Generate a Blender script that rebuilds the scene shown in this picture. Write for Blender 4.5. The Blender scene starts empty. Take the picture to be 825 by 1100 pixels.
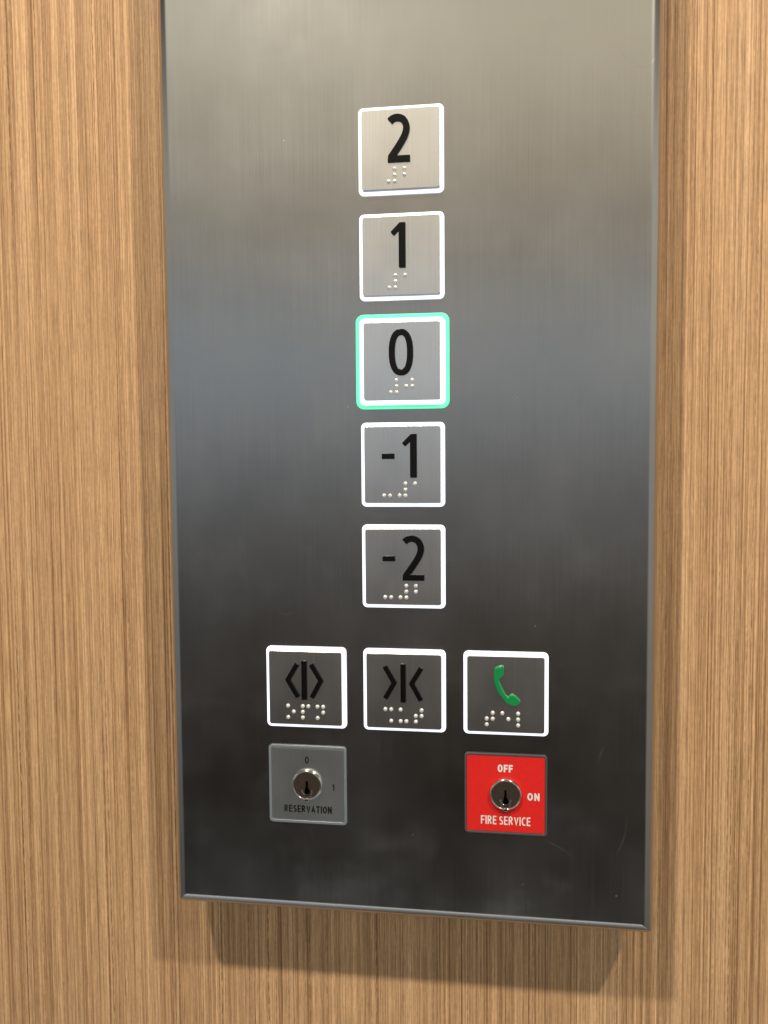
import bpy, bmesh, math
from mathutils import Matrix, Vector

MM = 0.001
sc = bpy.context.scene
col = sc.collection

# ------------------------------------------------------------------ materials
def new_mat(name):
    m = bpy.data.materials.new(name); m.use_nodes = True
    nt = m.node_tree
    return m, nt, nt.nodes['Principled BSDF']

def N(nt, kind, **kw):
    n = nt.nodes.new(kind)
    for k, v in kw.items():
        if k in n.inputs.keys(): n.inputs[k].default_value = v
        else: setattr(n, k, v)
    return n

def coords(nt, scale, loc=(0, 0, 0)):
    tc = N(nt, 'ShaderNodeTexCoord'); mp = N(nt, 'ShaderNodeMapping')
    mp.inputs['Scale'].default_value = scale; mp.inputs['Location'].default_value = loc
    nt.links.new(tc.outputs['Object'], mp.inputs['Vector'])
    return mp.outputs['Vector']

def noise(nt, scale, detail=2.0, rough=0.5, loc=(0, 0, 0), dist=0.0):
    n = N(nt, 'ShaderNodeTexNoise')
    n.inputs['Scale'].default_value = 1.0
    n.inputs['Detail'].default_value = detail
    n.inputs['Roughness'].default_value = rough
    n.inputs['Distortion'].default_value = dist
    nt.links.new(coords(nt, scale, loc), n.inputs['Vector'])
    return n.outputs['Fac']

def ramp(nt, fac, stops, interp='LINEAR'):
    r = N(nt, 'ShaderNodeValToRGB'); cr = r.color_ramp; cr.interpolation = interp
    while len(cr.elements) < len(stops): cr.elements.new(0.5)
    for e, (p, c) in zip(cr.elements, stops):
        e.position = p; e.color = (c[0], c[1], c[2], 1) if not isinstance(c, (int, float)) else (c, c, c, 1)
    nt.links.new(fac, r.inputs['Fac'])
    return r.outputs['Color']

def mix(nt, a, b, fac, mode='MIX'):
    m = N(nt, 'ShaderNodeMix'); m.data_type = 'RGBA'; m.blend_type = mode
    for s, v in ((m.inputs[6], a), (m.inputs[7], b), (m.inputs[0], fac)):
        if isinstance(v, bpy.types.NodeSocket): nt.links.new(v, s)
        elif isinstance(v, (int, float)): s.default_value = v
        else: s.default_value = (*v, 1)
    return m.outputs[2]

def math_(nt, op, a, b=None):
    m = N(nt, 'ShaderNodeMath'); m.operation = op
    for s, v in ((m.inputs[0], a), (m.inputs[1], b)):
        if v is None: continue
        if isinstance(v, bpy.types.NodeSocket): nt.links.new(v, s)
        else: s.default_value = v
    return m.outputs[0]

def wood_material():
    m, nt, p = new_mat('fineline_wood_veneer')
    # object coordinates in metres; grain runs along Z and wanders a little
    broad = noise(nt, (62, 1, 1.1), 3, 0.55)
    mid = noise(nt, (430, 1, 1.6), 3, 0.6, (3, 0, 1))
    fine = noise(nt, (1050, 1, 2.4), 3, 0.65, (9, 0, 4))
    hair = noise(nt, (2300, 1, 60.0), 2, 0.6, (2, 0, 8))
    pore = noise(nt, (1500, 1, 240.0), 2, 0.5, (5, 0, 3))
    base = ramp(nt, broad, [(0.30, (0.56, 0.338, 0.172)), (0.50, (0.615, 0.378, 0.196)), (0.70, (0.665, 0.42, 0.226))])
    c = mix(nt, base, ramp(nt, mid, [(0.32, 0.80), (0.5, 0.99), (0.66, (1.10, 1.12, 1.15))]), 1.0, 'MULTIPLY')
    cluster = ramp(nt, noise(nt, (120, 1, 0.9), 2, 0.5, (17, 0, 2)), [(0.40, 0.0), (0.60, 1.0)])
    finec = mix(nt, (1, 1, 1), ramp(nt, fine, [(0.34, (0.46, 0.38, 0.32)), (0.43, (0.80, 0.76, 0.72)), (0.54, (1.0, 1.0, 1.0)), (0.66, (1.20, 1.25, 1.30))]), math_(nt, 'ADD', math_(nt, 'MULTIPLY', cluster, 0.45), 0.80))
    c = mix(nt, c, finec, 1.0, 'MULTIPLY')
    # dark vessel lines come in clusters
    lines = noise(nt, (1500, 1, 2.0), 1, 0.5, (31, 0, 7))
    lmask = ramp(nt, lines, [(0.36, 1.0), (0.45, 0.0)])
    lmask = mix(nt, lmask, ramp(nt, pore, [(0.38, 0.15), (0.55, 1.0)]), 1.0, 'MULTIPLY')
    lmask = mix(nt, lmask, cluster, 1.0, 'MULTIPLY')
    c = mix(nt, c, (0.19, 0.088, 0.036), math_(nt, 'MULTIPLY', lmask, 0.8))
    # small pale flecks
    c = mix(nt, c, ramp(nt, hair, [(0.30, 0.68), (0.5, 1.0), (0.72, 1.26)]), 1.0, 'MULTIPLY')
    c = mix(nt, c, ramp(nt, noise(nt, (900, 1, 420.0), 1, 0.5, (1, 0, 9)), [(0.3, 0.93), (0.7, 1.07)]), 1.0, 'MULTIPLY')
    nt.links.new(c, p.inputs['Base Color'])
    p.inputs['Roughness'].default_value = 0.5
    p.inputs['Specular IOR Level'].default_value = 0.35
    b = N(nt, 'ShaderNodeBump'); b.inputs['Strength'].default_value = 0.25; b.inputs['Distance'].default_value = 0.0002
    nt.links.new(fine, b.inputs['Height']); nt.links.new(b.outputs['Normal'], p.inputs['Normal'])
    return m

def steel_material(name, base, rough, grain=(1900, 1900, 16), specks=False, metallic=0.9, bump=0.12, aniso=0.55):
    m, nt, p = new_mat(name)
    g = noise(nt, grain, 3, 0.6)
    blot = noise(nt, (26, 26, 20), 4, 0.55, (4, 0, 1))
    c = mix(nt, base, ramp(nt, g, [(0.3, 0.965), (0.7, 1.035)]), 1.0, 'MULTIPLY')
    c = mix(nt, c, ramp(nt, blot, [(0.3, 0.93), (0.7, 1.05)]), 1.0, 'MULTIPLY')
    r = math_(nt, 'ADD', math_(nt, 'MULTIPLY', math_(nt, 'SUBTRACT', blot, 0.5), 0.11), rough)
    r = math_(nt, 'ADD', r, math_(nt, 'MULTIPLY', math_(nt, 'SUBTRACT', g, 0.5), 0.04))
    if specks:
        # sparse lint and small dark pits
        dust = ramp(nt, noise(nt, (420, 420, 420), 1, 0.5, (8, 2, 5)), [(0.795, 0.0), (0.83, 1.0)])
        c = mix(nt, c, (0.75, 0.74, 0.72), math_(nt, 'MULTIPLY', dust, 0.3))
        r = math_(nt, 'ADD', r, math_(nt, 'MULTIPLY', dust, 0.15))
    nt.links.new(c, p.inputs['Base Color'])
    p.inputs['Metallic'].default_value = metallic
    if specks:
        # greasy finger haze in patches, and a few fine curved scratches
        haze = ramp(nt, noise(nt, (30, 30, 42), 4, 0.62, (6, 1, 3), 0.6), [(0.52, 0.0), (0.66, 1.0)])
        field = noise(nt, (22, 22, 15), 1, 0.4, (11, 4, 6), 0.3)
        line = ramp(nt, math_(nt, 'ABSOLUTE', math_(nt, 'SUBTRACT', field, 0.5)), [(0.0, 1.0), (0.0022, 0.0)])
        gate = ramp(nt, noise(nt, (48, 48, 48), 2, 0.5, (1, 7, 2)), [(0.60, 0.0), (0.66, 1.0)])
        scratch = math_(nt, 'MULTIPLY', line, gate)
        r = math_(nt, 'ADD', r, math_(nt, 'MULTIPLY', haze, 0.018))
        r = math_(nt, 'ADD', r, math_(nt, 'MULTIPLY', scratch, 0.06))
        met = math_(nt, 'SUBTRACT', metallic, math_(nt, 'ADD', math_(nt, 'MULTIPLY', haze, 0.0025), math_(nt, 'MULTIPLY', scratch, 0.010)))
        nt.links.new(met, p.inputs['Metallic'])
    nt.links.new(r, p.inputs['Roughness'])
    if aniso:
        tan = N(nt, 'ShaderNodeTangent'); tan.direction_type = 'UV_MAP'; tan.uv_map = 'UVMap'
        nt.links.new(tan.outputs['Tangent'], p.inputs['Tangent'])
        p.inputs['Anisotropic'].default_value = aniso
        p.inputs['Anisotropic Rotation'].default_value = 0.25
    b = N(nt, 'ShaderNodeBump'); b.inputs['Strength'].default_value = bump; b.inputs['Distance'].default_value = 0.00005
    nt.links.new(g, b.inputs['Height']); nt.links.new(b.outputs['Normal'], p.inputs['Normal'])
    return m

def plain(name, base, rough=0.5, metallic=0.0, spec=0.5, coat=0.0, vary=0.06):
    m, nt, p = new_mat(name)
    n = noise(nt, (700, 700, 700), 3, 0.6)
    c = mix(nt, base, ramp(nt, n, [(0.3, 1 - vary), (0.7, 1 + vary)]), 1.0, 'MULTIPLY')
    nt.links.new(c, p.inputs['Base Color'])
    p.inputs['Roughness'].default_value = rough; p.inputs['Metallic'].default_value = metallic
    p.inputs['Specular IOR Level'].default_value = spec; p.inputs['Coat Weight'].default_value = coat
    return m

def lit(name, colour, strength, base=(0.8, 0.8, 0.8)):
    m, nt, p = new_mat(name)
    p.inputs['Base Color'].default_value = (*base, 1); p.inputs['Roughness'].default_value = 0.35
    n = noise(nt, (60, 60, 60), 2, 0.5)
    e = mix(nt, colour, ramp(nt, n, [(0.35, 0.84), (0.65, 1.14)]), 1.0, 'MULTIPLY')
    nt.links.new(e, p.inputs['Emission Color']); p.inputs['Emission Strength'].default_value = strength
    return m

WOOD = wood_material()
STEEL = steel_material('brushed_steel_plate', (0.50, 0.492, 0.48), 0.185, specks=True, metallic=1.0, bump=0.05, aniso=0.4)
CAP = steel_material('satin_steel_button', (0.97, 0.955, 0.94), 0.21, grain=(1500, 1500, 14), bump=0.012, aniso=0.3, metallic=1.0)
CAPDARK = steel_material('satin_steel_key_plate', (0.70, 0.71, 0.70), 0.29, grain=(1500, 1500, 14), bump=0.03, aniso=0.3, metallic=1.0)
CAPUNDER = plain('painted_shade_button_underside', (0.20, 0.20, 0.23), 0.45, metallic=1.0, vary=0.01)  # shade under the cap, painted as a darker colour on its down-facing side
CAPSIDE = plain('smooth_steel_button_side', (0.80, 0.80, 0.80), 0.30, metallic=1.0, vary=0.01)
HOUSING = steel_material('folded_steel_housing', (0.45, 0.44, 0.42), 0.4, bump=0.05, aniso=0)
BLACK = plain('black_raised_plastic', (0.004, 0.004, 0.004), 0.26, spec=0.28)
INK = plain('black_print', (0.012, 0.012, 0.012), 0.6, spec=0.2)
WHITEINK = plain('white_print', (0.86, 0.85, 0.82), 0.5)
GREEN = plain('green_raised_plastic', (0.009, 0.28, 0.075), 0.22, spec=0.65)
RED = plain('red_enamel_plate', (0.80, 0.022, 0.018), 0.38, spec=0.35, vary=0.04)
DOT = plain('polished_braille_pin', (0.93, 0.92, 0.89), 0.30, metallic=0.5, vary=0.02)
CHROME = plain('chrome_lock_rim', (0.80, 0.79, 0.78), 0.12, metallic=1.0, vary=0.05)
LOCKFACE = plain('dull_nickel_lock_face', (0.50, 0.38, 0.29), 0.26, metallic=1.0, vary=0.1)
HOLE = plain('keyhole_black', (0.002, 0.002, 0.002), 0.8, spec=0.0)
TRIM = plain('unlit_acrylic_trim', (0.20, 0.235, 0.265), 0.22, spec=0.6)
TRIMDARK = plain('smoked_acrylic_trim', (0.085, 0.085, 0.095), 0.22, spec=0.6)
WHITELIGHT = lit('white_backlit_acrylic', (0.80, 0.845, 1.0), 1.22)
WHITELIGHT0 = lit('bright_white_backlit_acrylic', (0.90, 1.0, 0.98), 1.8)
GREENLIGHT = lit('green_backlit_acrylic', (0.03, 0.80, 0.29), 1.15, (0.2, 0.7, 0.5))

# ------------------------------------------------------------------ mesh helpers (panel space in mm, x right, z up, h towards the viewer)
def finish(name, bm, mat, parent=None, loc=(0, 0, 0), bevel=0.0, seg=2, smooth=False, uv=False):
    bmesh.ops.recalc_face_normals(bm, faces=bm.faces)
    me = bpy.data.meshes.new(name)
    if uv:
        lay = bm.loops.layers.uv.new('UVMap')
        for f in bm.faces:
            for l in f.loops:
                l[lay].uv = (l.vert.co.x * 2 + l.vert.co.y * 0.7, l.vert.co.z * 2 + l.vert.co.y * 0.7)
    bm.to_mesh(me); bm.free()
    me.materials.append(mat)
    o = bpy.data.objects.new(name, me); col.objects.link(o)
    o.parent = parent; o.location = Vector(loc) * MM
    if smooth:
        for p in me.polygons: p.use_smooth = True
    if bevel:
        b = o.modifiers.new('bevel', 'BEVEL'); b.width = bevel * MM; b.segments = seg
        b.limit_method = 'ANGLE'; b.angle_limit = math.radians(40); b.harden_normals = False
        for p in me.polygons: p.use_smooth = True
        w = o.modifiers.new('wn', 'WEIGHTED_NORMAL'); w.keep_sharp = False; w.weight = 90
    return o

def prism(bm, pts, h0, h1, holes=None):
    """closed outline (mm, x/z) between height h0 and h1"""
    lo = [bm.verts.new((x * MM, -h0 * MM, z * MM)) for x, z in pts]
    hi = [bm.verts.new((x * MM, -h1 * MM, z * MM)) for x, z in pts]
    n = len(pts)
    bm.faces.new(hi); bm.faces.new(lo[::-1])
    for i in range(n):
        bm.faces.new((lo[i], lo[(i + 1) % n], hi[(i + 1) % n], hi[i]))

def ring(bm, outer, inner, h0, h1):
    n = len(outer)
    V = [[bm.verts.new((x * MM, -h * MM, z * MM)) for x, z in pts] for pts, h in ((outer, h0), (outer, h1), (inner, h1), (inner, h0))]
    for i in range(n):
        j = (i + 1) % n
        for k in range(4):
            a, b = V[k], V[(k + 1) % 4]
            bm.faces.new((a[i], a[j], b[j], b[i]))

def rrect(hw, hh, r, n=7, cx=0, cz=0):
    out = []
    for sx, sz, a0 in ((1, 1, 0), (-1, 1, 90), (-1, -1, 180), (1, -1, 270)):
        for k in range(n):
            a = math.radians(a0 + 90 * k / (n - 1))
            out.append((cx + sx * (hw - r) + r * math.cos(a), cz + sz * (hh - r) + r * math.sin(a)))
    return out

def catmull(pts, n=8):
    P = [pts[0]] + list(pts) + [pts[-1]]
    out = []
    for i in range(1, len(P) - 2):
        p0, p1, p2, p3 = (Vector(q) for q in P[i - 1:i + 3])
        for k in range(n):
            t = k / n
            out.append(0.5 * ((2 * p1) + (-p0 + p2) * t + (2 * p0 - 5 * p1 + 4 * p2 - p3) * t * t + (-p0 + 3 * p1 - 3 * p2 + p3) * t ** 3))
    out.append(Vector(pts[-1]))
    return out

def offsets(path, w):
    L, R = [], []
    for i, p in enumerate(path):
        if i == 0 or i == len(path) - 1:
            t = (path[1] - path[0]) if i == 0 else (path[-1] - path[-2])
            nrm = Vector((-t.y, t.x)).normalized(); s = 1
        else:
            a = (path[i] - path[i - 1]).normalized(); b = (path[i + 1] - path[i]).normalized()
            na, nb = Vector((-a.y, a.x)), Vector((-b.y, b.x))
            nrm = (na + nb).normalized(); s = min(1 / max(nrm.dot(na), .3), 2.2)
        L.append(p + nrm * w / 2 * s); R.append(p - nrm * w / 2 * s)
    return L, R

def digit_two(dx=0, dz=0):
    path = catmull([(-4.15, 10.75), (-2.9, 11.75), (-0.9, 12.15), (1.35, 11.2), (2.6, 8.5), (2.0, 5.3), (-0.2, 1.5), (-2.7, -2.0), (-3.75, -3.5)])
    L, R = offsets(path, 2.65)
    # L is the outer/right side while the stroke first runs right then down
    outer = [p for p in L if p.y > -2.7]; inner = [p for p in R if p.y > -4.4]
    out = [(p.x, p.y) for p in outer] + [(-2.2, -2.8), (4.0, -2.8), (4.0, -5.25), (-5.05, -5.25)] + [(p.x, p.y) for p in reversed(inner)]
    return [(x + dx, z + dz) for x, z in out]

def digit_one(dx=0, dz=0):
    return [(x + dx, z + dz) for x, z in [(1.95, 13.1), (1.95, -4.6), (1.7, -4.85), (-0.55, -4.85), (-0.8, -4.6), (-0.8, 9.9), (-2.7, 8.1), (-3.0, 8.1), (-4.0, 9.2), (-4.0, 9.5), (-0.4, 13.1)]]

def digit_zero(grow):
    out = []
    for k in range(48):
        a = 2 * math.pi * k / 48
        ca, sa = math.cos(a), math.sin(a)
        e = 2 / 2.35
        out.append((-0.2 + (3.75 + grow) * math.copysign(abs(ca) ** e, ca), 3.5 + (8.15 + grow) * math.copysign(abs(sa) ** e, sa)))
    return out

CAP_H = 2.7      # the button face stands this far proud of the plate
def raised(name, outline, mat, parent, h=0.9, bevel=0.24, inner=None):
    bm = bmesh.new()
    if inner: ring(bm, outline, inner, 0, h)
    else: prism(bm, outline, 0, h)
    return finish(name, bm, mat, parent, (0, -CAP_H - 0.005, 0), bevel)

def stroke(name, pts, w, parent):
    L, R = offsets([Vector(p) for p in pts], w)
    return raised(name, [(p.x, p.y) for p in L] + [(p.x, p.y) for p in reversed(R)], BLACK, parent)

dot_mesh = None
def braille_dot(x, z, parent):
    global dot_mesh
    if dot_mesh is None:
        bm = bmesh.new(); prof = [(0.84, 0.0), (0.83, 0.22), (0.75, 0.46), (0.56, 0.65), (0.30, 0.76), (0.0, 0.79)]
        n = 20; rows = []
        for r, h in prof[:-1]:
            rows.append([bm.verts.new((r * math.cos(2 * math.pi * k / n) * MM, -h * MM, r * math.sin(2 * math.pi * k / n) * MM)) for k in range(n)])
        top = bm.verts.new((0, -prof[-1][1] * MM, 0))
        for a, b in zip(rows, rows[1:]):
            for k in range(n): bm.faces.new((a[k], a[(k + 1) % n], b[(k + 1) % n], b[k]))
        for k in range(n): bm.faces.new((rows[-1][k], rows[-1][(k + 1) % n], top))
        o = finish('braille_dot', bm, DOT, parent, (x, -CAP_H, z), smooth=True); dot_mesh = o.data
    else:
        o = bpy.data.objects.new('braille_dot', dot_mesh); col.objects.link(o)
        o.parent = parent; o.location = Vector((x, -CAP_H, z)) * MM
    return o

def braille(cells, x0, parent):
    """cells: strings of dot numbers, six mm apart"""
    for i, cell in enumerate(cells):
        for d in cell:
            d = int(d)
            braille_dot(x0 + 6.4 * i + (2.45 if d > 3 else 0), -7.75 - 2.45 * ((d - 1) % 3), parent)

# hand-drawn condensed sans serif capitals: (advance width, strokes); 'c' strokes are smoothed
def arc(cx, cz, rx, rz, a0, a1, n=12):
    return [(cx + rx * math.cos(math.radians(a0 + (a1 - a0) * k / n)), cz + rz * math.sin(math.radians(a0 + (a1 - a0) * k / n))) for k in range(n + 1)]
GLYPH = {
    'R': (.50, [[(0, 0), (0, 1)], [(0, 1), (.20, 1)] + arc(.20, .76, .24, .24, 90, -90) + [(0, .52)], [(.20, .52), (.48, 0)]]),
    'E': (.40, [[(0, 0), (0, 1)], [(0, 1), (.40, 1)], [(0, .52), (.36, .52)], [(0, 0), (.40, 0)]]),
    'F': (.38, [[(0, 0), (0, 1)], [(0, 1), (.40, 1)], [(0, .5), (.35, .5)]]),
    'S': (.44, [arc(.23, .75, .21, .25, 35, 180, 9)[:-1] + [(.03, .70), (.10, .58), (.23, .50), (.36, .42), (.43, .30)] + arc(.22, .25, .22, .25, 0, -145, 9)]),
    'V': (.54, [[(0, 1), (.27, 0), (.54, 1)]]),
    'A': (.54, [[(0, 0), (.27, 1), (.54, 0)], [(.10, .32), (.44, .32)]]),
    'T': (.48, [[(0, 1), (.48, 1)], [(.24, 1), (.24, 0)]]),
    'I': (.0, [[(0, 0), (0, 1)]]),
    'O': (.56, ['loop', arc(.28, .5, .28, .5, 0, 360, 28)[:-1]]),
    'N': (.50, [[(0, 0), (0, 1)], [(0, 1), (.50, 0)], [(.50, 0), (.50, 1)]]),
    'C': (.46, [arc(.30, .5, .30, .5, 55, 305, 18)]),
    '0': (.46, ['loop', arc(.23, .5, .23, .5, 0, 360, 28)[:-1]]),
    '1': (.30, [[(0, .78), (.26, 1)], [(.26, 1.05), (.26, 0)]]),
}
def lettering(text, cx, cz, width, height, mat, parent, stem=0.45, h=0.76, name='lettering'):
    bm = bmesh.new(); gap = 0.21 + stem / height; x = 0.0; placed = []
    hh = height - stem
    for ch in text:
        if ch == ' ': x += .28; continue
        wd, strokes = GLYPH[ch]
        placed.append((x, strokes)); x += wd + gap
    total = x - gap
    sx = (width - stem) / total if total > 0.3 else hh
    lift = 0.0
    for x, strokes in placed:
        loop = strokes[0] == 'loop'
        for st in (strokes[1:] if loop else strokes):
            lift += 0.004
            P = [Vector(((x + a - total / 2) * sx, (b - .5) * hh)) for a, b in st]
            if loop:
                cxx = sum(p.x for p in P) / len(P); czz = sum(p.y for p in P) / len(P)
                rx = max(p.x for p in P) - cxx; rz = max(p.y for p in P) - czz
                f = lambda g: [(cxx + (p.x - cxx) * (rx + g) / rx, czz + (p.y - czz) * (rz + g) / rz) for p in P]
                ring(bm, f(stem / 2), f(-stem / 2), 0, 0.03 + lift)
            else:
                if len(P) == 2:      # square caps so that strokes meet at the corners
                    d = (P[1] - P[0]).normalized() * stem / 2
                    if abs(d.x) < 1e-6 or abs(d.y) < 1e-6: P = [P[0] - d, P[1] + d]
                L, R = offsets(P, stem)
                for k in range(len(P) - 1):
                    prism(bm, [tuple(L[k]), tuple(L[k + 1]), tuple(R[k + 1]), tuple(R[k])], 0, 0.03 + lift)
    return finish(name, bm, mat, parent, (cx, -h, cz))

# ------------------------------------------------------------------ the wall
D = 30.0
bm = bmesh.new()
prism(bm, [(-900, -900), (900, -900), (900, 900), (-900, 900)], -D - 12, -D)
wall = finish('wall', bm, WOOD)
wall['kind'] = 'structure'
wall['label'] = 'tan vertical grained wood veneer wall behind the steel panel'

# ------------------------------------------------------------------ the control panel
panel = bpy.data.objects.new('elevator_control_panel', None); col.objects.link(panel)
panel.empty_display_size = 0.05
panel['label'] = 'brushed steel elevator panel with square backlit buttons and two key switches on wood wall'
panel['category'] = 'elevator panel'

X0, X1, Z0, Z1 = -103.2, 102.6, -236.4, 520.0
def slab(x0, x1, z0, z1, y0, y1):
    bm = bmesh.new()
    vs = [bm.verts.new((x * MM, y * MM, z * MM)) for y in (y0, y1) for z in (z0, z1) for x in (x0, x1)]
    for f in ((0, 1, 3, 2), (4, 6, 7, 5), (0, 4, 5, 1), (2, 3, 7, 6), (0, 2, 6, 4), (1, 5, 7, 3)):
        bm.faces.new([vs[i] for i in f])
    return bm
# faceplate: a sheet folded back with a soft radius along its front edges
bm = bmesh.new()
RF, cxp, czp, hwp, hhp = 5.4, (X0 + X1) / 2, (Z0 + Z1) / 2, (X1 - X0) / 2, (Z1 - Z0) / 2
levels = [(0.0, 15.0), (0.0, 9.0)] + [(RF * (1 - math.cos(math.radians(a))), RF * (1 - math.sin(math.radians(a)))) for a in range(0, 91, 9)]
rows = []
for inset, y in levels:
    rr = max(0.25, 2.0 - inset)
    rows.append([bm.verts.new((x * MM, y * MM, z * MM)) for x, z in rrect(hwp - inset, hhp - inset, rr, 5, cxp, czp)])
for a, b in zip(rows, rows[1:]):
    for k in range(len(a)):
        bm.faces.new((a[k], a[(k + 1) % len(a)], b[(k + 1) % len(a)], b[k]))
bm.faces.new(rows[-1]); bm.faces.new(rows[0][::-1])
face = finish('faceplate', bm, STEEL, panel, uv=True)
for p in face.data.polygons: p.use_smooth = True
w_ = face.modifiers.new('wn', 'WEIGHTED_NORMAL'); w_.weight = 100
finish('housing', slab(X0 + 7.5, X1 - 7.5, Z0 + 4, Z1 - 4, 15, D), HOUSING, panel)

PITCH = 42.21
def button(x, z, label):
    bm = bmesh.new(); prism(bm, rrect(15.75, 15.75, 0.9, 5), 0.1, CAP_H)
    b = finish('button', bm, CAP, panel, (x, 0, z), 0.16, 2, uv=True)
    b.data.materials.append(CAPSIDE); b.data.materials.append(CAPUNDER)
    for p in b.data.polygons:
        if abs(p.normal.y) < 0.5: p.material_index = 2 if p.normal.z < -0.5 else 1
    b['label'] = label
    return b

def light_frame(parent, mat, outer=17.35, inner=15.85, h=0.9, r=2.0, name='light_frame'):
    bm = bmesh.new(); ring(bm, rrect(outer, outer, r), rrect(inner, inner, max(0.9, r - (outer - inner))), 0.02, h)
    return finish(name, bm, mat, parent, (0, 0, 0), 0.25)

b2 = button(0, 2 * PITCH, 'lit square elevator button with raised black numeral 2')
light_frame(b2, WHITELIGHT)
raised('numeral', digit_two(0, 0), BLACK, b2)
braille(['3456', '12'], -4.8, b2)

b1 = button(0, PITCH, 'lit square elevator button with raised black numeral 1')
light_frame(b1, WHITELIGHT)
raised('numeral', digit_one(0, 0), BLACK, b1)
braille(['3456', '1'], -4.8, b1)

b0 = button(0, 0, 'selected square elevator button with numeral 0 and glowing green surround')
light_frame(b0, WHITELIGHT0, outer=17.6)
light_frame(b0, GREENLIGHT, outer=19.3, inner=17.62, h=0.55, r=3.2, name='green_light_ring')
raised('numeral', digit_zero(1.25), BLACK, b0, inner=digit_zero(-1.25))
braille(['3456', '245'], -4.6, b0)

def minus(parent):
    raised('minus_sign', [(-8.4, 2.4), (-3.2, 2.4), (-3.2, 4.7), (-8.4, 4.7)], BLACK, parent)

bm1 = button(0, -PITCH, 'lit square elevator button with raised black minus 1')
light_frame(bm1, WHITELIGHT)
minus(bm1)
raised('numeral', digit_one(4.1, -0.5), BLACK, bm1)
braille(['36', '3456', '1'], -7.6, bm1)

bm2 = button(0, -2 * PITCH, 'lit square elevator button with raised black minus 2')
light_frame(bm2, WHITELIGHT)
minus(bm2)
raised('numeral', digit_two(4.9, -0.3), BLACK, bm2)
braille(['36', '3456', '12'], -7.5, bm2)

ZR = -136.6
bo = button(-42.1, ZR, 'lit door open button with outward pointing arrows and centre bar')
light_frame(bo, WHITELIGHT)
stroke('door_bar', [(-0.35, 11.9), (-0.35, -4.9)], 2.3, bo)
stroke('arrow', [(-3.2, 10.6), (-7.4, 3.6), (-3.0, -3.8)], 2.1, bo)
stroke('arrow', [(2.7, 10.5), (6.9, 3.5), (2.9, -3.9)], 2.1, bo)
braille(['135', '1234', '1345'], -7.6, bo)

bc = button(0, ZR, 'lit door close button with inward pointing arrows and centre bar')
light_frame(bc, WHITELIGHT)
stroke('door_bar', [(-0.2, 11.7), (-0.2, -4.6)], 2.2, bc)
stroke('arrow', [(-7.9, 10.6), (-3.9, 3.6), (-7.8, -3.1)], 2.1, bc)
stroke('arrow', [(7.5, 10.3), (3.4, 3.5), (7.3, -3.6)], 2.1, bc)
braille(['146', '136', '2345'], -7.8, bc)

bp = button(42.1, ZR, 'lit emergency call button with raised green telephone handset')
light_frame(bp, WHITELIGHT)
hand = [(335, 246), (368, 230), (400, 225), (405, 240), (403, 300), (376, 318), (367, 335), (374, 358), (395, 408), (416, 446), (432, 466),
        (452, 448), (465, 440), (498, 462), (530, 492), (522, 508), (504, 522), (480, 528), (455, 524), (430, 512), (400, 482), (368, 440), (345, 396), (332, 350), (329, 300)]
raised('telephone_symbol', [((x - 416) / 18.4, (450 - y) / 18.4) for x, y in hand], GREEN, bp, h=1.5, bevel=0.45)
braille(['2345', '15', '123'], -7.7, bp)

# ---- key switches
def lathe(bm, prof, n=48, cz=0.0):
    rows = []
    for r, h in prof:
        if r == 0: rows.append([bm.verts.new((0, -h * MM, cz * MM))])
        else: rows.append([bm.verts.new((r * math.cos(2 * math.pi * k / n) * MM, -h * MM, (cz + r * math.sin(2 * math.pi * k / n)) * MM)) for k in range(n)])
    for a, b in zip(rows, rows[1:]):
        for k in range(n):
            j = (k + 1) % n
            q = [a[k % len(a)], a[j % len(a)], b[j % len(b)], b[k % len(b)]]
            q = list(dict.fromkeys(q))
            if len(q) > 2: bm.faces.new(q)

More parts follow.
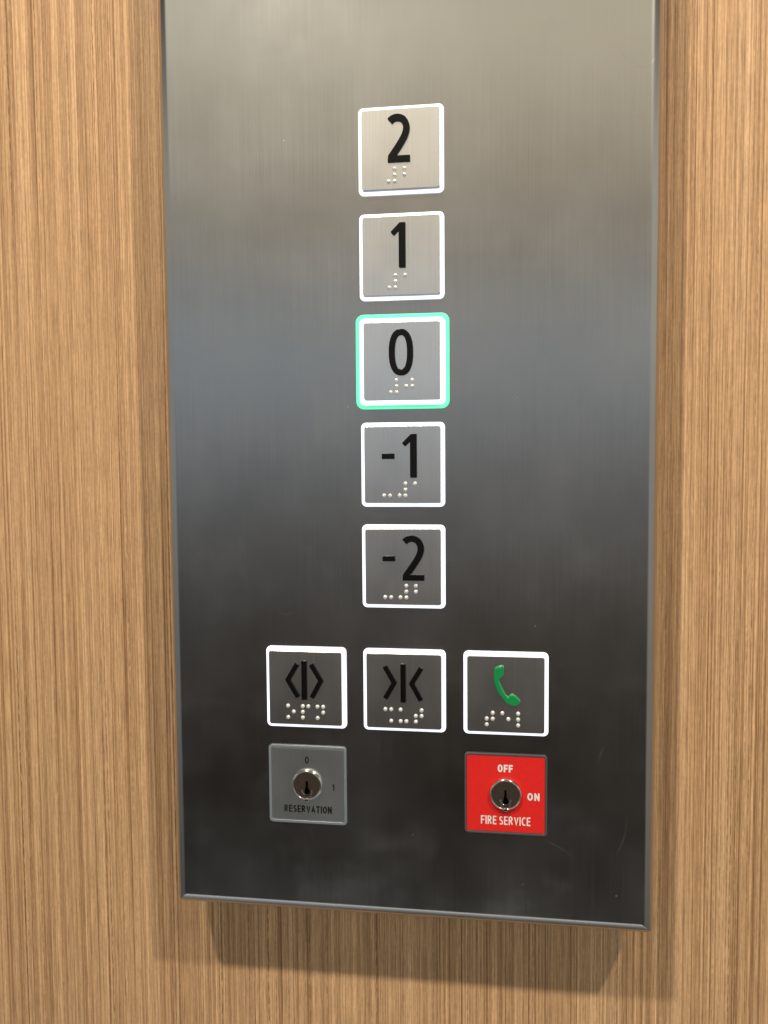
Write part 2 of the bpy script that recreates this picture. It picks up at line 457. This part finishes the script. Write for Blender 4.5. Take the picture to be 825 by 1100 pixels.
def key_switch(x, z, label, plate_mat, trim_mat, inner):
    bm = bmesh.new(); prism(bm, rrect(inner, inner, 0.8, 5), 0.1, 0.75)
    k = finish('key_switch', bm, plate_mat, panel, (x, 0, z), 0.2, 2, uv=True)
    k['label'] = label
    light_frame(k, trim_mat, outer=17.05, inner=inner + 0.06, h=0.95, r=1.6, name='trim_frame')
    bm = bmesh.new()
    lathe(bm, [(6.7, 0.5), (6.7, 1.5), (6.55, 2.1), (6.25, 2.5), (6.05, 2.55), (5.9, 2.4), (5.85, 2.1)])
    finish('lock_rim', bm, CHROME, k, (0, 0, 0.3), smooth=True)
    bm = bmesh.new(); prism(bm, [(5.95 * math.cos(2 * math.pi * q / 48), 5.95 * math.sin(2 * math.pi * q / 48)) for q in range(48)], 1.2, 2.35)
    finish('lock_face', bm, LOCKFACE, k, (0, 0, 0.3), 0.3)
    bm = bmesh.new()      # worn crescent round the lower end of the keyway
    out, inn = [], []
    for i in range(25):
        a = math.radians(-200 + 220 * i / 24)
        wdt = 0.42 * math.sin(math.pi * (i + 0.6) / 25.2) + 0.12
        out.append((2.35 * math.cos(a), -2.9 + 2.2 * math.sin(a)))
        inn.append(((2.35 - wdt * 2) * math.cos(a), -2.9 + (2.2 - wdt * 2) * math.sin(a)))
    prism(bm, out + inn[::-1], 2.3, 2.75)
    finish('keyway_collar', bm, CHROME, k, (0, 0, 0.3), 0.12)
    bm = bmesh.new()
    prism(bm, [(-0.35, 1.9), (0.35, 1.9), (0.55, -1.0), (1.15, -2.2), (1.3, -3.2), (0.9, -4.0), (0, -4.2), (-0.9, -4.0), (-1.1, -3.0), (-0.75, -1.6), (-0.5, -0.6)], 2.3, 2.62)
    finish('keyhole', bm, HOLE, k, (0, 0, 0.3))
    bm = bmesh.new(); prism(bm, [(-0.95, -5.7), (0.95, -5.7), (0.7, -6.9), (-0.7, -6.9)], 2.2, 3.0)
    finish('index_notch', bm, CHROME, k, (0, 0, 0.3), 0.2)
    return k

ZK = -179.06
kr = key_switch(-42.1, ZK, 'grey key switch with black 0 and 1 and the word RESERVATION', CAPDARK, TRIM, 15.75)
lettering('0', -0.2, 10.75, 1.7, 3.0, INK, kr, 0.48)
lettering('1', 11.2, -0.8, 1.1, 2.8, INK, kr, 0.48)
lettering('RESERVATION', 0, -10.75, 20.9, 3.1, INK, kr, 0.60)
kf = key_switch(42.1, ZK, 'red key switch with white OFF, ON and FIRE SERVICE', RED, TRIMDARK, 16.1)
lettering('OFF', -0.2, 10.9, 6.2, 3.2, WHITEINK, kf, 0.68)
lettering('ON', 11.4, -0.6, 5.0, 3.2, WHITEINK, kf, 0.68)
lettering('FIRE SERVICE', 0, -11.2, 20.4, 3.6, WHITEINK, kf, 0.50)

# ------------------------------------------------------------------ lamps: two ceiling downlights, in front and to either side
def downlight(loc, power, colour):
    l = bpy.data.lights.new('downlight', 'SPOT'); l.energy = power; l.color = colour
    l.shadow_soft_size = 0.036; l.spot_size = math.radians(74); l.spot_blend = 1.0
    o = bpy.data.objects.new('downlight', l); col.objects.link(o)
    o.location = loc
    d = Vector((0, 0, 0.36)) - Vector(loc)
    o.rotation_euler = d.to_track_quat('-Z', 'Y').to_euler()
downlight((0.72, -0.90, 1.22), 72, (1.0, 0.89, 0.75))
downlight((-0.37, -0.90, 1.22), 72, (1.0, 0.89, 0.75))

# ------------------------------------------------------------------ light of the surroundings
w = bpy.data.worlds.new('World'); sc.world = w; w.use_nodes = True
nt = w.node_tree; bg = nt.nodes['Background']
tc = N(nt, 'ShaderNodeTexCoord'); sp = N(nt, 'ShaderNodeSeparateXYZ')
nt.links.new(tc.outputs['Generated'], sp.inputs[0])
e = math_(nt, 'ADD', math_(nt, 'MULTIPLY', sp.outputs['Z'], 0.5), 0.5)
def zz(v): return (v + 1) / 2
c = ramp(nt, e, [(zz(-1), (.12, .10, .08)), (zz(-.72), (.50, .50, .48)), (zz(-.62), (1.25, 1.27, 1.22)), (zz(-.555), (.03, .025, .02)), (zz(-.39), (.010, .006, .003)),
                 (zz(-.26), (.034, .027, .020)), (zz(-.165), (.078, .067, .056)), (zz(-.07), (.145, .139, .134)), (zz(.01), (.27, .275, .285)), (zz(.07), (.41, .455, .495)),
                 (zz(.155), (.44, .485, .51)), (zz(.187), (.375, .31, .235)), (zz(.29), (.53, .455, .345)), (zz(.45), (1.25, 1.14, .87)), (zz(.50), (.10, .09, .07)), (zz(1), (.05, .05, .04))])
right = ramp(nt, e, [(zz(-1), (.10, .09, .08)), (zz(-.5), (.16, .15, .13)), (zz(0), (.42, .41, .37)), (zz(.3), (.72, .68, .58)), (zz(.42), (.08, .07, .05)), (zz(1), (.04, .035, .03))])
left = ramp(nt, e, [(zz(-1), (.06, .055, .05)), (zz(-.5), (.08, .08, .08)), (zz(0), (.34, .35, .35)), (zz(.3), (.52, .50, .43)), (zz(.42), (.06, .05, .04)), (zz(1), (.04, .035, .03))])
x01 = math_(nt, 'ADD', math_(nt, 'MULTIPLY', sp.outputs['X'], 0.5), 0.5)
side = mix(nt, left, right, x01)
side = mix(nt, left, right, ramp(nt, x01, [(.4, 0.0), (.6, 1.0)]))
ax = math_(nt, 'ABSOLUTE', sp.outputs['X'])
f = ramp(nt, ax, [(.48, 0.0), (.66, 1.0)])
c = mix(nt, c, ramp(nt, x01, [(.28, (.93, .99, 1.05)), (.5, (1.0, 1.0, 1.0)), (.7, (1.0, .99, .97))]), 1.0, 'MULTIPLY')
nt.links.new(mix(nt, c, side, f), bg.inputs['Color'])
bg.inputs['Strength'].default_value = 1.0

# ------------------------------------------------------------------ camera
M = Matrix(((0.9881976975, 0.1529811032, -0.0078798917), (0.0024438116, -0.0671784691, -0.9977379822), (-0.1531644163, 0.9859431198, -0.0667594547)))
C = Vector((51.117, -381.522, -35.990)) * MM
R = Matrix((M[0], -M[1], -M[2])).transposed()
cam = bpy.data.cameras.new('camera'); co = bpy.data.objects.new('camera', cam); col.objects.link(co)
co.matrix_world = Matrix.Translation(C) @ R.to_4x4()
cam.sensor_fit = 'HORIZONTAL'; cam.sensor_width = 36; cam.lens = 36 * 1000.03 / 825
cam.clip_start = 0.01; cam.clip_end = 50
sc.camera = co

sc.view_settings.view_transform = 'Standard'; sc.view_settings.look = 'None'
sc.view_settings.exposure = 0; sc.view_settings.gamma = 1
sc.cycles.use_denoising = True
sc.cycles.max_bounces = 6
